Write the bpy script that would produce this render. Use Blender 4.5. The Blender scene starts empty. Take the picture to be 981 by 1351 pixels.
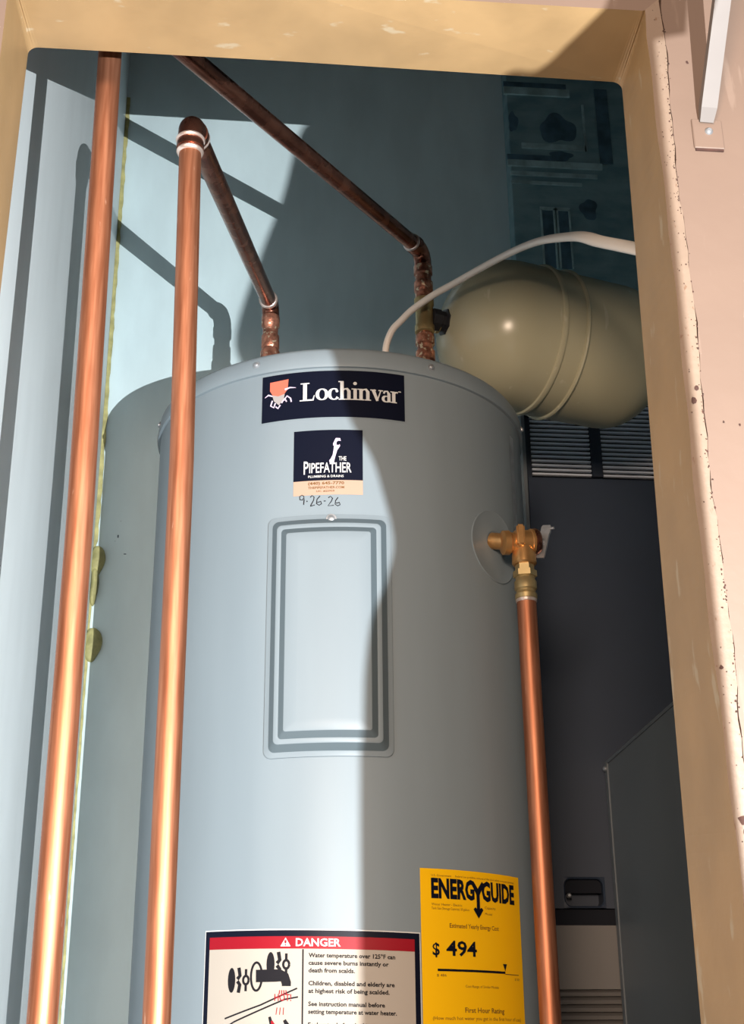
import bpy, bmesh, math, random
from mathutils import Vector, Matrix
from math import sin, cos, pi, radians, sqrt
random.seed(7)
SC = bpy.context.scene
COL = SC.collection

# ------------------------------------------------------------------ camera
cam_d = bpy.data.cameras.new('camera')
cam_d.sensor_fit = 'HORIZONTAL'; cam_d.sensor_width = 36.0
cam_d.lens = 1826.56 * 36.0 / 981.0
cam_d.clip_start = 0.02
cam = bpy.data.objects.new('camera', cam_d); COL.objects.link(cam)
CAM = Vector((-0.12255, -1.75641, 0.0))
pitch, yaw, roll = radians(22.70935), radians(5.39999), radians(-0.51335)
F = Vector((sin(yaw)*cos(pitch), cos(yaw)*cos(pitch), sin(pitch)))
RT = Vector((cos(yaw), -sin(yaw), 0)); UP = RT.cross(F)
R2 = RT*cos(roll) + UP*sin(roll); U2 = UP*cos(roll) - RT*sin(roll)
M = Matrix((R2, U2, -F)).transposed().to_4x4(); M.translation = CAM
cam.matrix_world = M
SC.camera = cam

# ------------------------------------------------------------------ light
SC.view_settings.view_transform = 'Standard'
SC.view_settings.look = 'None'
SC.view_settings.gamma = 1.0
SC.view_settings.use_curve_mapping = False
SC.view_settings.exposure = 0.0
world = bpy.data.worlds.new('room_ambient'); SC.world = world
world.use_nodes = True
bg = world.node_tree.nodes['Background']
bg.inputs[0].default_value = (1.0, 0.85, 0.73, 1)
bg.inputs[1].default_value = 0.75
LAMP = Vector((0.228, -1.88, 0.035))
ld = bpy.data.lights.new('work_lamp_light', 'POINT')
ld.energy = 240.0; ld.color = (0.97, 1.0, 1.0); ld.shadow_soft_size = 0.0009
lo = bpy.data.objects.new('work_lamp_light', ld); lo.location = LAMP; COL.objects.link(lo)

rd = bpy.data.lights.new('room_lamp_light', 'AREA')           # warm shaded room lamp left of and behind the camera
rd.shape = 'DISK'; rd.size = 0.45; rd.energy = 47.0; rd.color = (1.0, 0.76, 0.57)
ro = bpy.data.objects.new('room_lamp_light', rd); ro.location = (-0.42, -2.60, 0.43); COL.objects.link(ro)
ro.rotation_euler = (Vector((0.1, -0.4, 0.2))-Vector(ro.location)).to_track_quat('-Z', 'Y').to_euler()

# ------------------------------------------------------------------ materials
def mat(name, col, rough=0.5, metal=0.0, var=0.0, vscale=8.0, col2=None, stretch=(1, 1, 1), bump=0.0, bscale=60.0,
        scratch=None, scr_scale=(60, 60, 12), scr_at=0.68, spec=0.5, coat=0.0, rvar=0.0):
    m = bpy.data.materials.new(name); m.use_nodes = True
    nt = m.node_tree; b = nt.nodes['Principled BSDF']; lk = nt.links.new
    b.inputs['Base Color'].default_value = (*col, 1); b.inputs['Roughness'].default_value = rough
    b.inputs['Metallic'].default_value = metal; b.inputs['Specular IOR Level'].default_value = spec
    b.inputs['Coat Weight'].default_value = coat; b.inputs['Coat Roughness'].default_value = 0.2
    tc = nt.nodes.new('ShaderNodeTexCoord')
    out = None
    def noise(scale, st, detail=4.0):
        mp = nt.nodes.new('ShaderNodeMapping'); mp.inputs['Scale'].default_value = st
        n = nt.nodes.new('ShaderNodeTexNoise'); n.inputs['Scale'].default_value = scale; n.inputs['Detail'].default_value = detail
        lk(tc.outputs['Object'], mp.inputs[0]); lk(mp.outputs[0], n.inputs['Vector']); return n
    if var or col2:
        n = noise(vscale, stretch)
        r = nt.nodes.new('ShaderNodeValToRGB')
        c2 = col2 if col2 else tuple(c*(1-var) for c in col)
        c1 = col if col2 else tuple(min(1, c*(1+var)) for c in col)
        r.color_ramp.elements[0].position = 0.36; r.color_ramp.elements[0].color = (*c2, 1)
        r.color_ramp.elements[1].position = 0.64; r.color_ramp.elements[1].color = (*c1, 1)
        lk(n.outputs[0], r.inputs[0]); out = r.outputs[0]
        if rvar:
            mr = nt.nodes.new('ShaderNodeMapRange'); mr.inputs[3].default_value = rough-rvar; mr.inputs[4].default_value = rough+rvar
            lk(n.outputs[0], mr.inputs[0]); lk(mr.outputs[0], b.inputs['Roughness'])
    if scratch:
        n = noise(1.0, scr_scale, 6.0)
        r = nt.nodes.new('ShaderNodeValToRGB')
        r.color_ramp.elements[0].position = scr_at; r.color_ramp.elements[0].color = (0, 0, 0, 1)
        r.color_ramp.elements[1].position = scr_at+0.05; r.color_ramp.elements[1].color = (1, 1, 1, 1)
        lk(n.outputs[0], r.inputs[0])
        mx = nt.nodes.new('ShaderNodeMix'); mx.data_type = 'RGBA'
        lk(r.outputs[0], mx.inputs['Factor'])
        if out: lk(out, mx.inputs[6])
        else: mx.inputs[6].default_value = (*col, 1)
        mx.inputs[7].default_value = (*scratch, 1); out = mx.outputs[2]
    if out: lk(out, b.inputs['Base Color'])
    if bump:
        n = noise(bscale, (1, 1, 1), 5.0)
        bp = nt.nodes.new('ShaderNodeBump'); bp.inputs['Strength'].default_value = bump; bp.inputs['Distance'].default_value = 0.002
        lk(n.outputs[0], bp.inputs['Height']); lk(bp.outputs[0], b.inputs['Normal'])
    return m

MT = {}
MT['left_wall'] = mat('pale_blue_white_wall_paint', (0.86, 0.93, 0.96), 0.5, var=0.03, vscale=5, stretch=(3, 3, 1), bump=0.12, bscale=90)
MT['closet_wall'] = mat('blue_grey_wall_paint', (0.72, 0.87, 0.91), 0.55, var=0.05, vscale=5, stretch=(3, 3, 1), bump=0.12, bscale=90)
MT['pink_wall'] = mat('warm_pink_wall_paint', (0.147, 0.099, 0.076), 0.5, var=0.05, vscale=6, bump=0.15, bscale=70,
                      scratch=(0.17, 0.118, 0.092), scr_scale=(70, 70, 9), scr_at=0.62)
MT['tan'] = mat('tan_jamb_paint', (0.315, 0.205, 0.10), 0.45, var=0.10, vscale=12, stretch=(1, 1, 0.6), bump=0.15, bscale=60,
                scratch=(0.37, 0.29, 0.19), scr_scale=(26, 60, 16), scr_at=0.635)
MT['bead'] = mat('cream_corner_bead_paint', (0.185, 0.132, 0.098), 0.5, var=0.05, vscale=20, bump=0.3, bscale=120,
                 scratch=(0.14, 0.08, 0.05), scr_scale=(240, 240, 120), scr_at=0.66)
MT['crack'] = mat('red_brown_crack_and_shade', (0.045, 0.018, 0.013), 0.9, var=0.4, vscale=60)
MT['floor'] = mat('grey_concrete', (0.07, 0.065, 0.06), 0.8, var=0.2, vscale=6)
MT['heater'] = mat('pale_grey_enamel', (0.205, 0.248, 0.28), 0.42, var=0.03, vscale=4, stretch=(4, 4, .6), spec=0.28)
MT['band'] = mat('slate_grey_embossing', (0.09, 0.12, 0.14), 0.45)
MT['copper'] = mat('copper', (0.46, 0.195, 0.11), 0.50, 0.84, col2=(0.34, 0.125, 0.065), vscale=30, stretch=(9, 9, .45), rvar=0.08,
                   scratch=(0.60, 0.34, 0.24), scr_scale=(160, 160, 26), scr_at=0.70)
MT['copper_dark'] = mat('tarnished_copper', (0.36, 0.15, 0.10), 0.27, 0.95, col2=(0.22, 0.085, 0.06), vscale=12, stretch=(3, 3, 3), rvar=0.08)
MT['flux'] = mat('flux_stained_copper', (0.60, 0.27, 0.18), 0.35, 0.75, col2=(0.22, 0.09, 0.06), vscale=90,
                 scratch=(0.78, 0.66, 0.48), scr_scale=(150, 150, 150), scr_at=0.58, bump=0.5, bscale=200)
MT['solder'] = mat('bright_solder', (0.86, 0.70, 0.63), 0.3, 0.8, var=0.1, vscale=120)
MT['brass'] = mat('brass', (0.66, 0.36, 0.14), 0.33, 0.8, var=0.15, vscale=40)
MT['brass_pale'] = mat('pale_brass', (0.50, 0.38, 0.19), 0.42, 0.8, var=0.1, vscale=60)
MT['steel'] = mat('dull_steel', (0.40, 0.42, 0.45), 0.45, 0.75, var=0.15, vscale=70)
MT['black_iron'] = mat('black_iron', (0.035, 0.037, 0.045), 0.45, 0.4)
MT['etank'] = mat('olive_cream_enamel', (0.46, 0.44, 0.31), 0.25, var=0.05, vscale=5,
                  scratch=(0.55, 0.53, 0.40), scr_scale=(50, 50, 10), scr_at=0.66)
MT['cable'] = mat('white_cable_sheath', (0.88, 0.82, 0.76), 0.45)
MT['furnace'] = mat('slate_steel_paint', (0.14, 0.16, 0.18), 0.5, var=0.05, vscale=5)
MT['door_shaded'] = mat('shaded_grey_door_paint', (0.024, 0.036, 0.062), 0.5, var=0.05, vscale=5)  # grey door paint darkened to carry the shade on the upper door
MT['door_lit'] = mat('lit_grey_door_paint', (0.17, 0.16, 0.155), 0.5, var=0.05, vscale=5)  # same grey door paint, kept lighter where the fill light reaches
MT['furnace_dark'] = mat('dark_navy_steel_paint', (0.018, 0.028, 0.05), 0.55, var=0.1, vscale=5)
MT['slat'] = mat('grey_blue_slat', (0.75, 0.82, 0.95), 0.45)
MT['void'] = mat('dark_vent_interior', (0.006, 0.008, 0.015), 0.9)
MT['board'] = mat('mottled_teal_board', (0.28, 0.44, 0.48), 0.6, col2=(0.17, 0.31, 0.36), vscale=16, stretch=(1, 1, 2.2), bump=0.2)
MT['board_light'] = mat('teal_board_batten', (0.38, 0.55, 0.58), 0.6, var=0.25, vscale=30)
MT['board_dark'] = mat('dark_teal_patch', (0.08, 0.16, 0.22), 0.6, var=0.3, vscale=40)
MT['foam'] = mat('yellow_foam', (0.50, 0.46, 0.20), 0.7, var=0.25, vscale=40, bump=0.6, bscale=150)
MT['navy'] = mat('navy_print', (0.0045, 0.006, 0.015), 0.4, spec=0.1)
MT['white'] = mat('white_print', (0.6, 0.6, 0.6), 0.4, spec=0.22)
MT['cream'] = mat('cream_paper', (0.40, 0.355, 0.31), 0.6, spec=0.1)
MT['peach'] = mat('peach_paper', (0.42, 0.285, 0.215), 0.5, spec=0.22)
MT['red'] = mat('red_print', (0.27, 0.003, 0.012), 0.5, spec=0.22)
MT['red_soft'] = mat('orange_red_print', (0.60, 0.14, 0.09), 0.4)
MT['ink'] = mat('black_print', (0.012, 0.011, 0.014), 0.6, spec=0.1)
MT['brownink'] = mat('brown_print', (0.16, 0.07, 0.012), 0.4)
MT['yellow'] = mat('yellow_paper', (0.90, 0.50, 0.004), 0.4, spec=0.22)
MT['lilac'] = mat('lilac_print', (0.62, 0.50, 0.68), 0.4)
MT['grey_print'] = mat('grey_print', (0.33, 0.30, 0.30), 0.4)
MT['strut'] = mat('off_white_steel_paint', (0.118, 0.102, 0.096), 0.5, var=0.05, vscale=20)

# ------------------------------------------------------------------ helpers
ROOTS = {}
def root_loc(o):
    v = Vector((0, 0, 0))
    while o is not None:
        v += o.location; o = o.parent
    return v
def obj(name, bm, m, parent=None, smooth=False, base=True):
    """link bm (world coordinates) as ONE mesh object, origin at its base (top level) or at its root"""
    me = bpy.data.meshes.new(name)
    bmesh.ops.remove_doubles(bm, verts=bm.verts, dist=1e-7)
    bmesh.ops.recalc_face_normals(bm, faces=bm.faces)
    if parent is None:
        vs = [v.co for v in bm.verts]
        loc = Vector(((min(v.x for v in vs)+max(v.x for v in vs))/2, (min(v.y for v in vs)+max(v.y for v in vs))/2, min(v.z for v in vs)))
    else: loc = root_loc(parent)
    for v in bm.verts: v.co -= loc
    bm.to_mesh(me); bm.free()
    for mm in (m if isinstance(m, (list, tuple)) else [m]): me.materials.append(mm)
    if smooth:
        for p in me.polygons: p.use_smooth = True
        try: me.set_sharp_from_angle(angle=radians(38))
        except Exception: pass
    o = bpy.data.objects.new(name, me); COL.objects.link(o)
    if parent is None: o.location = loc
    else: o.parent = parent
    return o
def tag(o, label=None, cat=None, group=None, kind=None):
    if label: o['label'] = label
    if cat: o['category'] = cat
    if group: o['group'] = group
    if kind: o['kind'] = kind
    return o
def thing(name, label, cat, loc, group=None):
    o = bpy.data.objects.new(name, None); o.empty_display_size = 0.05; COL.objects.link(o)
    o.location = loc; return tag(o, label, cat, group)
def box(bm, x0, x1, y0, y1, z0, z1, mi=0):
    vs = [bm.verts.new((x, y, z)) for x in (x0, x1) for y in (y0, y1) for z in (z0, z1)]
    for q in ((0, 1, 3, 2), (4, 6, 7, 5), (0, 4, 5, 1), (2, 3, 7, 6), (0, 2, 6, 4), (1, 5, 7, 3)):
        f = bm.faces.new([vs[i] for i in q]); f.material_index = mi
    return vs
def bbox(x0, x1, y0, y1, z0, z1, bev=0.0, seg=2):
    bm = bmesh.new(); box(bm, x0, x1, y0, y1, z0, z1)
    if bev:
        bmesh.ops.recalc_face_normals(bm, faces=bm.faces)
        bmesh.ops.bevel(bm, geom=bm.edges[:], offset=bev, segments=seg, affect='EDGES', profile=0.5)
    return bm
def ring_faces(bm, a, b, closed=True, mi=0):
    n = len(a)
    for i in range(n if closed else n-1):
        j = (i+1) % n
        try:
            f = bm.faces.new((a[i], a[j], b[j], b[i])); f.material_index = mi
        except ValueError: pass
def sweep(bm, pts, rad, n=20, cap=True, flat=None):
    """tube along pts; rad number or list; flat = list of (a,b) half-axes instead, b along the given 'up'"""
    pts = [Vector(p) for p in pts]
    rings = []; N = None
    for i, p in enumerate(pts):
        t = (pts[min(i+1, len(pts)-1)] - pts[max(i-1, 0)]).normalized()
        if N is None:
            N = Vector((0, 0, 1)).cross(t)
            if N.length < 1e-3: N = Vector((1, 0, 0))
        N = (N - t*N.dot(t)).normalized(); B = t.cross(N)
        if flat: a, b = flat[i]
        else: a = b = rad[i] if isinstance(rad, (list, tuple)) else rad
        rings.append([bm.verts.new(p + N*(a*cos(2*pi*k/n)) + B*(b*sin(2*pi*k/n))) for k in range(n)])
    for a, b in zip(rings, rings[1:]): ring_faces(bm, a, b)
    if cap:
        bm.faces.new(rings[0]); bm.faces.new(rings[-1])
    return bm
def lathe(bm, origin, axis, prof, n=32, cap=True):
    """prof: list of (distance along axis, radius)"""
    o = Vector(origin); a = Vector(axis).normalized()
    u = a.orthogonal().normalized(); w = a.cross(u)
    rings = []
    for d, r in prof:
        rings.append([bm.verts.new(o + a*d + u*(r*cos(2*pi*k/n)) + w*(r*sin(2*pi*k/n))) for k in range(n)])
    for p, q in zip(rings, rings[1:]): ring_faces(bm, p, q)
    if cap:
        bm.faces.new(rings[0]); bm.faces.new(rings[-1])
    return bm
def arc_bend(p0, corner, p1, r, seg=8):
    """points of a rounded corner of radius r between two legs"""
    c = Vector(corner); d0 = (Vector(p0)-c).normalized(); d1 = (Vector(p1)-c).normalized()
    ang = d0.angle(d1); t = r/math.tan(ang/2)
    a = c + d0*t; b = c + d1*t
    out = []
    bis = (d0+d1).normalized(); ctr = c + bis*(r/sin(ang/2))
    va = a-ctr; vb = b-ctr; tot = va.angle(vb); ax = va.cross(vb).normalized()
    for k in range(seg+1):
        out.append(ctr + Matrix.Rotation(tot*k/seg, 3, ax) @ va)
    return out

# cylinder coordinates of the heater: angle (deg, 0 = towards the room, + = right), height, radius
TR = 0.25
def cyl(deg, z, r=TR):
    a = radians(deg); return Vector((r*sin(a), -r*cos(a), z))
class Label:
    """flat print wrapped on the heater: s metres to the right of deg0, t metres up from z0"""
    def __init__(s, deg0, z0, tilt=0.0): s.d, s.z, s.t = deg0, z0, tilt
    def P(s, x, y, lift): return cyl(s.d + math.degrees(x/TR), s.z + y + s.t*x, TR+lift)
    def patch(s, bm, x0, x1, y0, y1, lift, mi=0, nx=None, rc=0):
        nx = nx or max(1, int((x1-x0)/0.008)); ny = 1
        g = [[bm.verts.new(s.P(x0+(x1-x0)*i/nx, y, lift)) for i in range(nx+1)] for y in (y0, y1)]
        ring_faces(bm, g[0], g[1], closed=False, mi=mi)
    def poly(s, bm, pts, lift, mi=0):
        f = bm.faces.new([bm.verts.new(s.P(x, y, lift)) for x, y in pts]); f.material_index = mi
    def stroke(s, bm, pts, w, lift, mi=0):
        """ribbon along pts; w half-width or list"""
        ws = list(w) if isinstance(w, (list, tuple)) else [w]*len(pts)
        P2, W2 = [pts[0]], [ws[0]]
        for (a, b), (c, d), wa, wb in zip(pts, pts[1:], ws, ws[1:]):
            k = max(1, int(abs(c-a)/0.004))
            for i in range(1, k+1): P2.append((a+(c-a)*i/k, b+(d-b)*i/k)); W2.append(wa+(wb-wa)*i/k)
        pts, w = P2, W2
        n = len(pts); L = []; R_ = []
        for i, (x, y) in enumerate(pts):
            x0, y0 = pts[max(i-1, 0)]; x1, y1 = pts[min(i+1, n-1)]
            dx, dy = x1-x0, y1-y0; l = math.hypot(dx, dy) or 1; ww = w[i] if isinstance(w, (list, tuple)) else w
            nx, ny = -dy/l*ww, dx/l*ww
            L.append(bm.verts.new(s.P(x+nx, y+ny, lift))); R_.append(bm.verts.new(s.P(x-nx, y-ny, lift)))
        ring_faces(bm, L, R_, closed=False, mi=mi)
    def disc(s, bm, cx, cy, rx, ry, lift, mi=0, n=20):
        s.poly(bm, [(cx+rx*cos(2*pi*k/n), cy+ry*sin(2*pi*k/n)) for k in range(n)], lift, mi)
    def text(s, bm, body, x, y, size, lift, align='LEFT', bold=0.0, width=None, mi=0):
        vs, fs, w = glyphs(body, bold)
        kx = size if width is None else width/max(w, 1e-6)
        off = {'LEFT': 0, 'CENTER': -w/2, 'RIGHT': -w}[align]
        bv = [bm.verts.new(s.P(x+(vx+off)*kx, y+vy*size, lift)) for vx, vy in vs]
        for f in fs:
            try: bm.faces.new([bv[i] for i in f]).material_index = mi
            except ValueError: pass
_G = {}
def glyphs(body, bold=0.0):
    """built-in font outline filled: vertices for capital height 1, faces, advance width"""
    k = (body, bold)
    if k in _G: return _G[k]
    cu = bpy.data.curves.new('t', 'FONT'); cu.body = body; cu.size = 1.0; cu.offset = bold; cu.resolution_u = 2
    o = bpy.data.objects.new('t', cu); COL.objects.link(o)
    me = o.to_mesh(); K = 1/0.70
    vs = [(v.co.x*K, v.co.y*K) for v in me.vertices]; fs = [tuple(p.vertices) for p in me.polygons]
    o.to_mesh_clear(); bpy.data.objects.remove(o); bpy.data.curves.remove(cu)
    x0 = min((v[0] for v in vs), default=0); vs = [(a-x0, b) for a, b in vs]
    _G[k] = (vs, fs, max((v[0] for v in vs), default=0)); return _G[k]

# ------------------------------------------------------------------ the setting
YB, YI, YO, XL, XR, ZF, ZC = 0.468, -0.745, -0.835, -0.3871, 0.80, -0.70, 1.95
def struct(name, bm, m, label, smooth=False):
    o = obj(name, bm, m, smooth=smooth); tag(o, label, kind='structure'); return o
bm = bmesh.new(); box(bm, -6, 6, -8, YB+0.05, ZF-0.05, ZF); struct('floor', bm, MT['floor'], 'grey concrete floor')
bm = bmesh.new(); box(bm, XL-0.05, XR+0.05, YI, YB+0.05, ZC, ZC+0.05); struct('ceiling', bm, MT['floor'], 'closet ceiling')
bm = bmesh.new(); box(bm, XL-0.05, XL, YI, YB+0.05, ZF, ZC); struct('wall_left', bm, MT['left_wall'], 'blue grey left wall of the closet')
bm = bmesh.new(); box(bm, XL, XR, YB, YB+0.05, ZF, ZC); struct('wall_back', bm, MT['closet_wall'], 'blue grey back wall of the closet')
bm = bmesh.new(); box(bm, XR, XR+0.05, YI, YB+0.05, ZF, ZC); struct('wall_right', bm, MT['closet_wall'], 'right wall of the closet')
# front wall with the opening; ragged right edge beside the corner bead
XW0, XW1, ZW = -0.352, 0.2215, 0.8835
def ragged_x(z):
    return XW1 + 0.0012*sin(z*23+1) + 0.0006*sin(z*71) + 0.0005*sin(z*191+2) - 0.010*max(0, -(z-0.2))*0.35 + 0.004*max(0, z-0.6)
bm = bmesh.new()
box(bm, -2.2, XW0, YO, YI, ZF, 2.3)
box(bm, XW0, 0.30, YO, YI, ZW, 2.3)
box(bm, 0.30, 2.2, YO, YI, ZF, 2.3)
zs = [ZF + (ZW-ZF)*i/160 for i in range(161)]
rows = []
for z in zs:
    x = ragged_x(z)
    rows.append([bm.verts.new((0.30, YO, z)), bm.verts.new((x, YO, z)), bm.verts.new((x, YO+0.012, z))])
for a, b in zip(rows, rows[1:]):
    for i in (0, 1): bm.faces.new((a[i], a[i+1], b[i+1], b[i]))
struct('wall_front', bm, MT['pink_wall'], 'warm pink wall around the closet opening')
bm = bmesh.new(); box(bm, 0.2165, 0.299, YO+0.004, YI, ZF, ZW)
struct('trim_5', bm, MT['crack'], 'red brown crack beside the corner bead')

# jambs: loft from a sharp front contour to a round-cornered back contour
rr = 0.009
left = [((-0.336, YO), ZF), ((-0.336, YO), 0.8675)]
def jamb(name, front, back, outer, m, label):
    """front/back: inner contour points (x,z) at YO / YI; outer: same count, outer contour"""
    bm = bmesh.new()
    f = [bm.verts.new((x, YO-0.0006, z)) for x, z in front]; b = [bm.verts.new((x, YI, z)) for x, z in back]
    fo = [bm.verts.new((x, YO-0.0006, z)) for x, z in outer]; bo = [bm.verts.new((x, YI, z)) for x, z in outer]
    ring_faces(bm, f, b, closed=False, mi=0); ring_faces(bm, fo, f, closed=False, mi=1); ring_faces(bm, b, bo, closed=False, mi=0)
    ring_faces(bm, bo, fo, closed=False, mi=0)
    for k in (0, -1): bm.faces.new((f[k], fo[k], bo[k], b[k]))
    return struct(name, bm, m, label)
ZT = 0.870
A45 = [(rr*(1-cos(a)), rr*(1-sin(a))) for a in (0, pi/12, pi/6, pi/4)]    # from the side to the middle of the round
lb = [(-0.3345, ZF), (-0.3345, 0.60)] + [(-0.3335+dx, ZT-dz) for dx, dz in A45]
lf = [(-0.3365, ZF), (-0.3365, 0.60)] + [(-0.3365, ZT-0.002*k) for k in (3, 2, 1, 0)]
lo_ = [(XW0, ZF), (XW0, 0.60)] + [(XW0, ZW-0.002*k) for k in (3, 2, 1, 0)]
jamb('trim_1', lf, lb, lo_, [MT['tan'], MT['pink_wall']], 'tan painted left jamb with scuffs')
rb = [(0.1985, ZF), (0.2020, 0.04), (0.2050, 0.416)] + [(0.2105-dx, ZT-0.003-dz) for dx, dz in A45]
rf = [(0.2080, ZF), (0.2090, 0.04), (0.2070, 0.416)] + [(0.2080, ZT-0.002*k) for k in (3, 2, 1, 0)]
NR = 120
def interp(c, z):
    for (x0, z0), (x1, z1) in zip(c, c[1:]):
        if z0 <= z <= z1: return x0+(x1-x0)*(z-z0)/max(1e-9, z1-z0)
    return c[-1][0]
zz = [ZF + (0.84-ZF)*i/NR for i in range(NR+1)]
rb2 = [(interp(rb, z), z) for z in zz] + rb[3:]
rf2 = [(interp(rf, z)+0.0006*sin(z*57)+0.0008*sin(z*13), z) for z in zz] + rf[3:]
ro2 = [(ragged_x(z)-0.0003-0.0011*random.random()**2, z) for z in zz] + [(ragged_x(0.86)-0.002, ZW-0.002*k) for k in (3, 2, 1, 0)]
jamb('trim_3', rf2, rb2, ro2, [MT['tan'], MT['bead']], 'tan right jamb with chipped cream corner bead')
hb = [lb[-1]] + [(-0.3335+rr*(1-cos(a)), ZT-rr*(1-sin(a))) for a in (pi/3, 5*pi/12, pi/2)] + [(-0.1, ZT)] \
    + [(0.2105-rr*(1-cos(a)), ZT-0.003-rr*(1-sin(a))) for a in (pi/2, 5*pi/12, pi/3, pi/4)]
hf = [(-0.3365, ZT)] + [(-0.3365+0.002*k, ZT-0.0015) for k in (1, 2, 3)] + [(-0.1, ZT-0.002)] + [(0.2080-0.002*k, ZT-0.001) for k in (3, 2, 1)] + [(0.2080, ZT)]
ho = [(XW0, ZW)] + [(-0.3365+0.002*k, ZW) for k in (1, 2, 3)] + [(-0.1, ZW)] + [(0.2080-0.002*k, ZW) for k in (3, 2, 1)] + [(ragged_x(0.86)-0.002, ZW)]
jamb('trim_2', hf, hb, ho, [MT['tan'], MT['pink_wall']], 'tan painted head of the opening with scuffs')
# chips and pits along the bead
bm = bmesh.new()
def pit(bm, x, z, r, y=YO-0.0009):
    n = 7; c = [bm.verts.new((x+r*(0.6+0.7*random.random())*cos(2*pi*k/n), y, z+1.3*r*(0.6+0.7*random.random())*sin(2*pi*k/n))) for k in range(n)]
    t = bm.verts.new((x, y-0.0006, z))
    for k in range(n): bm.faces.new((c[k], c[(k+1) % n], t))
for i in range(230):
    z = -0.05 + 0.92*random.random()
    pit(bm, ragged_x(z)-0.0012+random.gauss(0, 0.0008), z, 0.0003+0.0006*random.random()**2)
for i in range(90):
    z = -0.05 + 0.92*random.random()
    pit(bm, 0.2105+0.009*random.random(), z, 0.0002+0.0003*random.random(), YO-0.0013)
for x, z, r in ((0.2128, 0.487, .0024), (0.2118, 0.275, .0016), (0.2150, 0.168, .0030), (0.2165, 0.498, .002), (0.2165, 0.16, .0026)): pit(bm, x, z, r, YO-0.0013)
o = obj('trim_4', bm, MT['crack']); tag(o, 'dark chips along the corner bead', kind='structure')
# nail holes and flecks in the pink wall
bm = bmesh.new()
for x, z, r in ((0.2405, 0.815, .0014), (0.2475, 0.468, .0009), (0.235, 0.47, .0008)): pit(bm, x, z, r, YO-0.0004)
o = obj('trim_6', bm, MT['crack']); tag(o, 'nail holes in the pink wall', kind='structure')
# flecks on the back wall
bm = bmesh.new()
for x, z, w, h in ((-0.3475, 0.877, .0022, .0050), (-0.334, 0.845, .0042, .0016), (-0.352, 0.868, .0008, .0008), (-0.3445, 0.905, .0008, .001)):
    box(bm, x-w/2, x+w/2, YB-0.0006, YB+0.001, z-h/2, z+h/2)
o = obj('trim_7', bm, MT['board_dark']); tag(o, 'dark nicks in the back wall paint', kind='structure')

# ------------------------------------------------------------------ water heater
ZH, ZLIP = 0.856, 0.827
wh = thing('water_heater', 'tall pale grey cylindrical electric water heater standing in the closet', 'water heater', (0, 0, ZF))
bm = bmesh.new()
lathe(bm, (0, 0, 0), (0, 0, 1), [(ZF+0.02, 0.235), (ZF+0.03, TR), (ZLIP, TR), (ZLIP+0.002, TR-0.004)], 128, cap=False)
obj('tank_jacket', bm, MT['heater'], wh, True)
bm = bmesh.new()
lathe(bm, (0, 0, 0), (0, 0, 1), [(ZLIP-0.0015, TR+0.0005), (ZLIP-0.001, TR+0.0035), (ZLIP+0.003, TR+0.0045), (ZH-0.008, TR+0.002), (ZH-0.003, TR-0.001),
      (ZH, TR-0.006), (ZH-0.003, TR-0.016), (ZH-0.003, 0.05)], 128)
obj('top_cap', bm, MT['heater'], wh, True)
bm = bmesh.new(); lathe(bm, (0, 0, 0), (0, 0, 1), [(ZF, 0.225), (ZF+0.03, 0.232)], 64); obj('base_ring', bm, MT['black_iron'], wh, True)
def screw(name, parent, deg, z, r0, r=0.0042):
    p = cyl(deg, z, r0); ax = cyl(deg, 0, 1)
    bm = bmesh.new(); lathe(bm, p, ax, [(-0.001, r*1.5), (0.0006, r*1.5), (0.0008, r), (0.0022, r*.9), (0.0030, r*.5)], 16)
    so = obj(name, bm, MT['steel'], parent, True)
    return so
for d in (-28.5, 22.7, 75, -80, 130, 180, -130): screw('cap_screw', wh, d, 0.8395, TR+0.0035, 0.0032)
# vertical jacket seam on the right side
bm = bmesh.new()
L0 = Label(60.5, 0.0)
L0.patch(bm, -0.007, 0.007, 0.60, 0.80, 0.0008)
obj('jacket_seam', bm, MT['steel'], wh, True)
# access panel: nested rounded rectangles
LP = Label(-7.1, 0.4845)
def rrect(hw, hh, rad, n=6):
    p = []
    for cx, cy, a0 in ((hw-rad, hh-rad, 0), (-hw+rad, hh-rad, pi/2), (-hw+rad, -hh+rad, pi), (hw-rad, -hh+rad, 3*pi/2)):
        for k in range(n+1): p.append((cx+rad*cos(a0+pi/2*k/n), cy+rad*sin(a0+pi/2*k/n)))
        # extra points along straight runs keep the curve of the jacket
        nx = [(hw-rad, hh-rad), (-hw+rad, hh-rad), (-hw+rad, -hh+rad), (hw-rad, -hh+rad)]
    q = []
    m_ = len(p)
    for i in range(m_):
        a, b = p[i], p[(i+1) % m_]; q.append(a)
        if abs(a[0]-b[0]) > 0.02 or abs(a[1]-b[1]) > 0.02:
            for k in range(1, 10): q.append((a[0]+(b[0]-a[0])*k/10, a[1]+(b[1]-a[1])*k/10))
    return q
HW, HH = 0.0730, 0.1440
steps = [(0, 0.0, 0), (0, .0022, 0), (.0012, .0028, 0), (.0055, .0030, 0), (.0060, .0034, 1), (.0135, .0095, 1), (.0145, .0101, 0), (.0180, .0101, 0),
         (.0190, .0101, 1), (.0262, .0150, 1), (.0275, .0156, 0), (.04, .0156, 0)]
bm = bmesh.new(); bmb = bmesh.new()
prev = None
for ins, h, mi in steps:
    pts = rrect(HW-ins, HH-ins, max(0.0028, 0.009-ins*0.25))
    if prev:
        pi_, ph = prev[0], prev[1]
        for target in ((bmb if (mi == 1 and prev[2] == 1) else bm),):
            a = [target.verts.new(LP.P(x, y, ph)) for x, y in pi_]; b = [target.verts.new(LP.P(x, y, h)) for x, y in pts]
            ring_faces(target, a, b)
    prev = (pts, h, mi)
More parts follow.
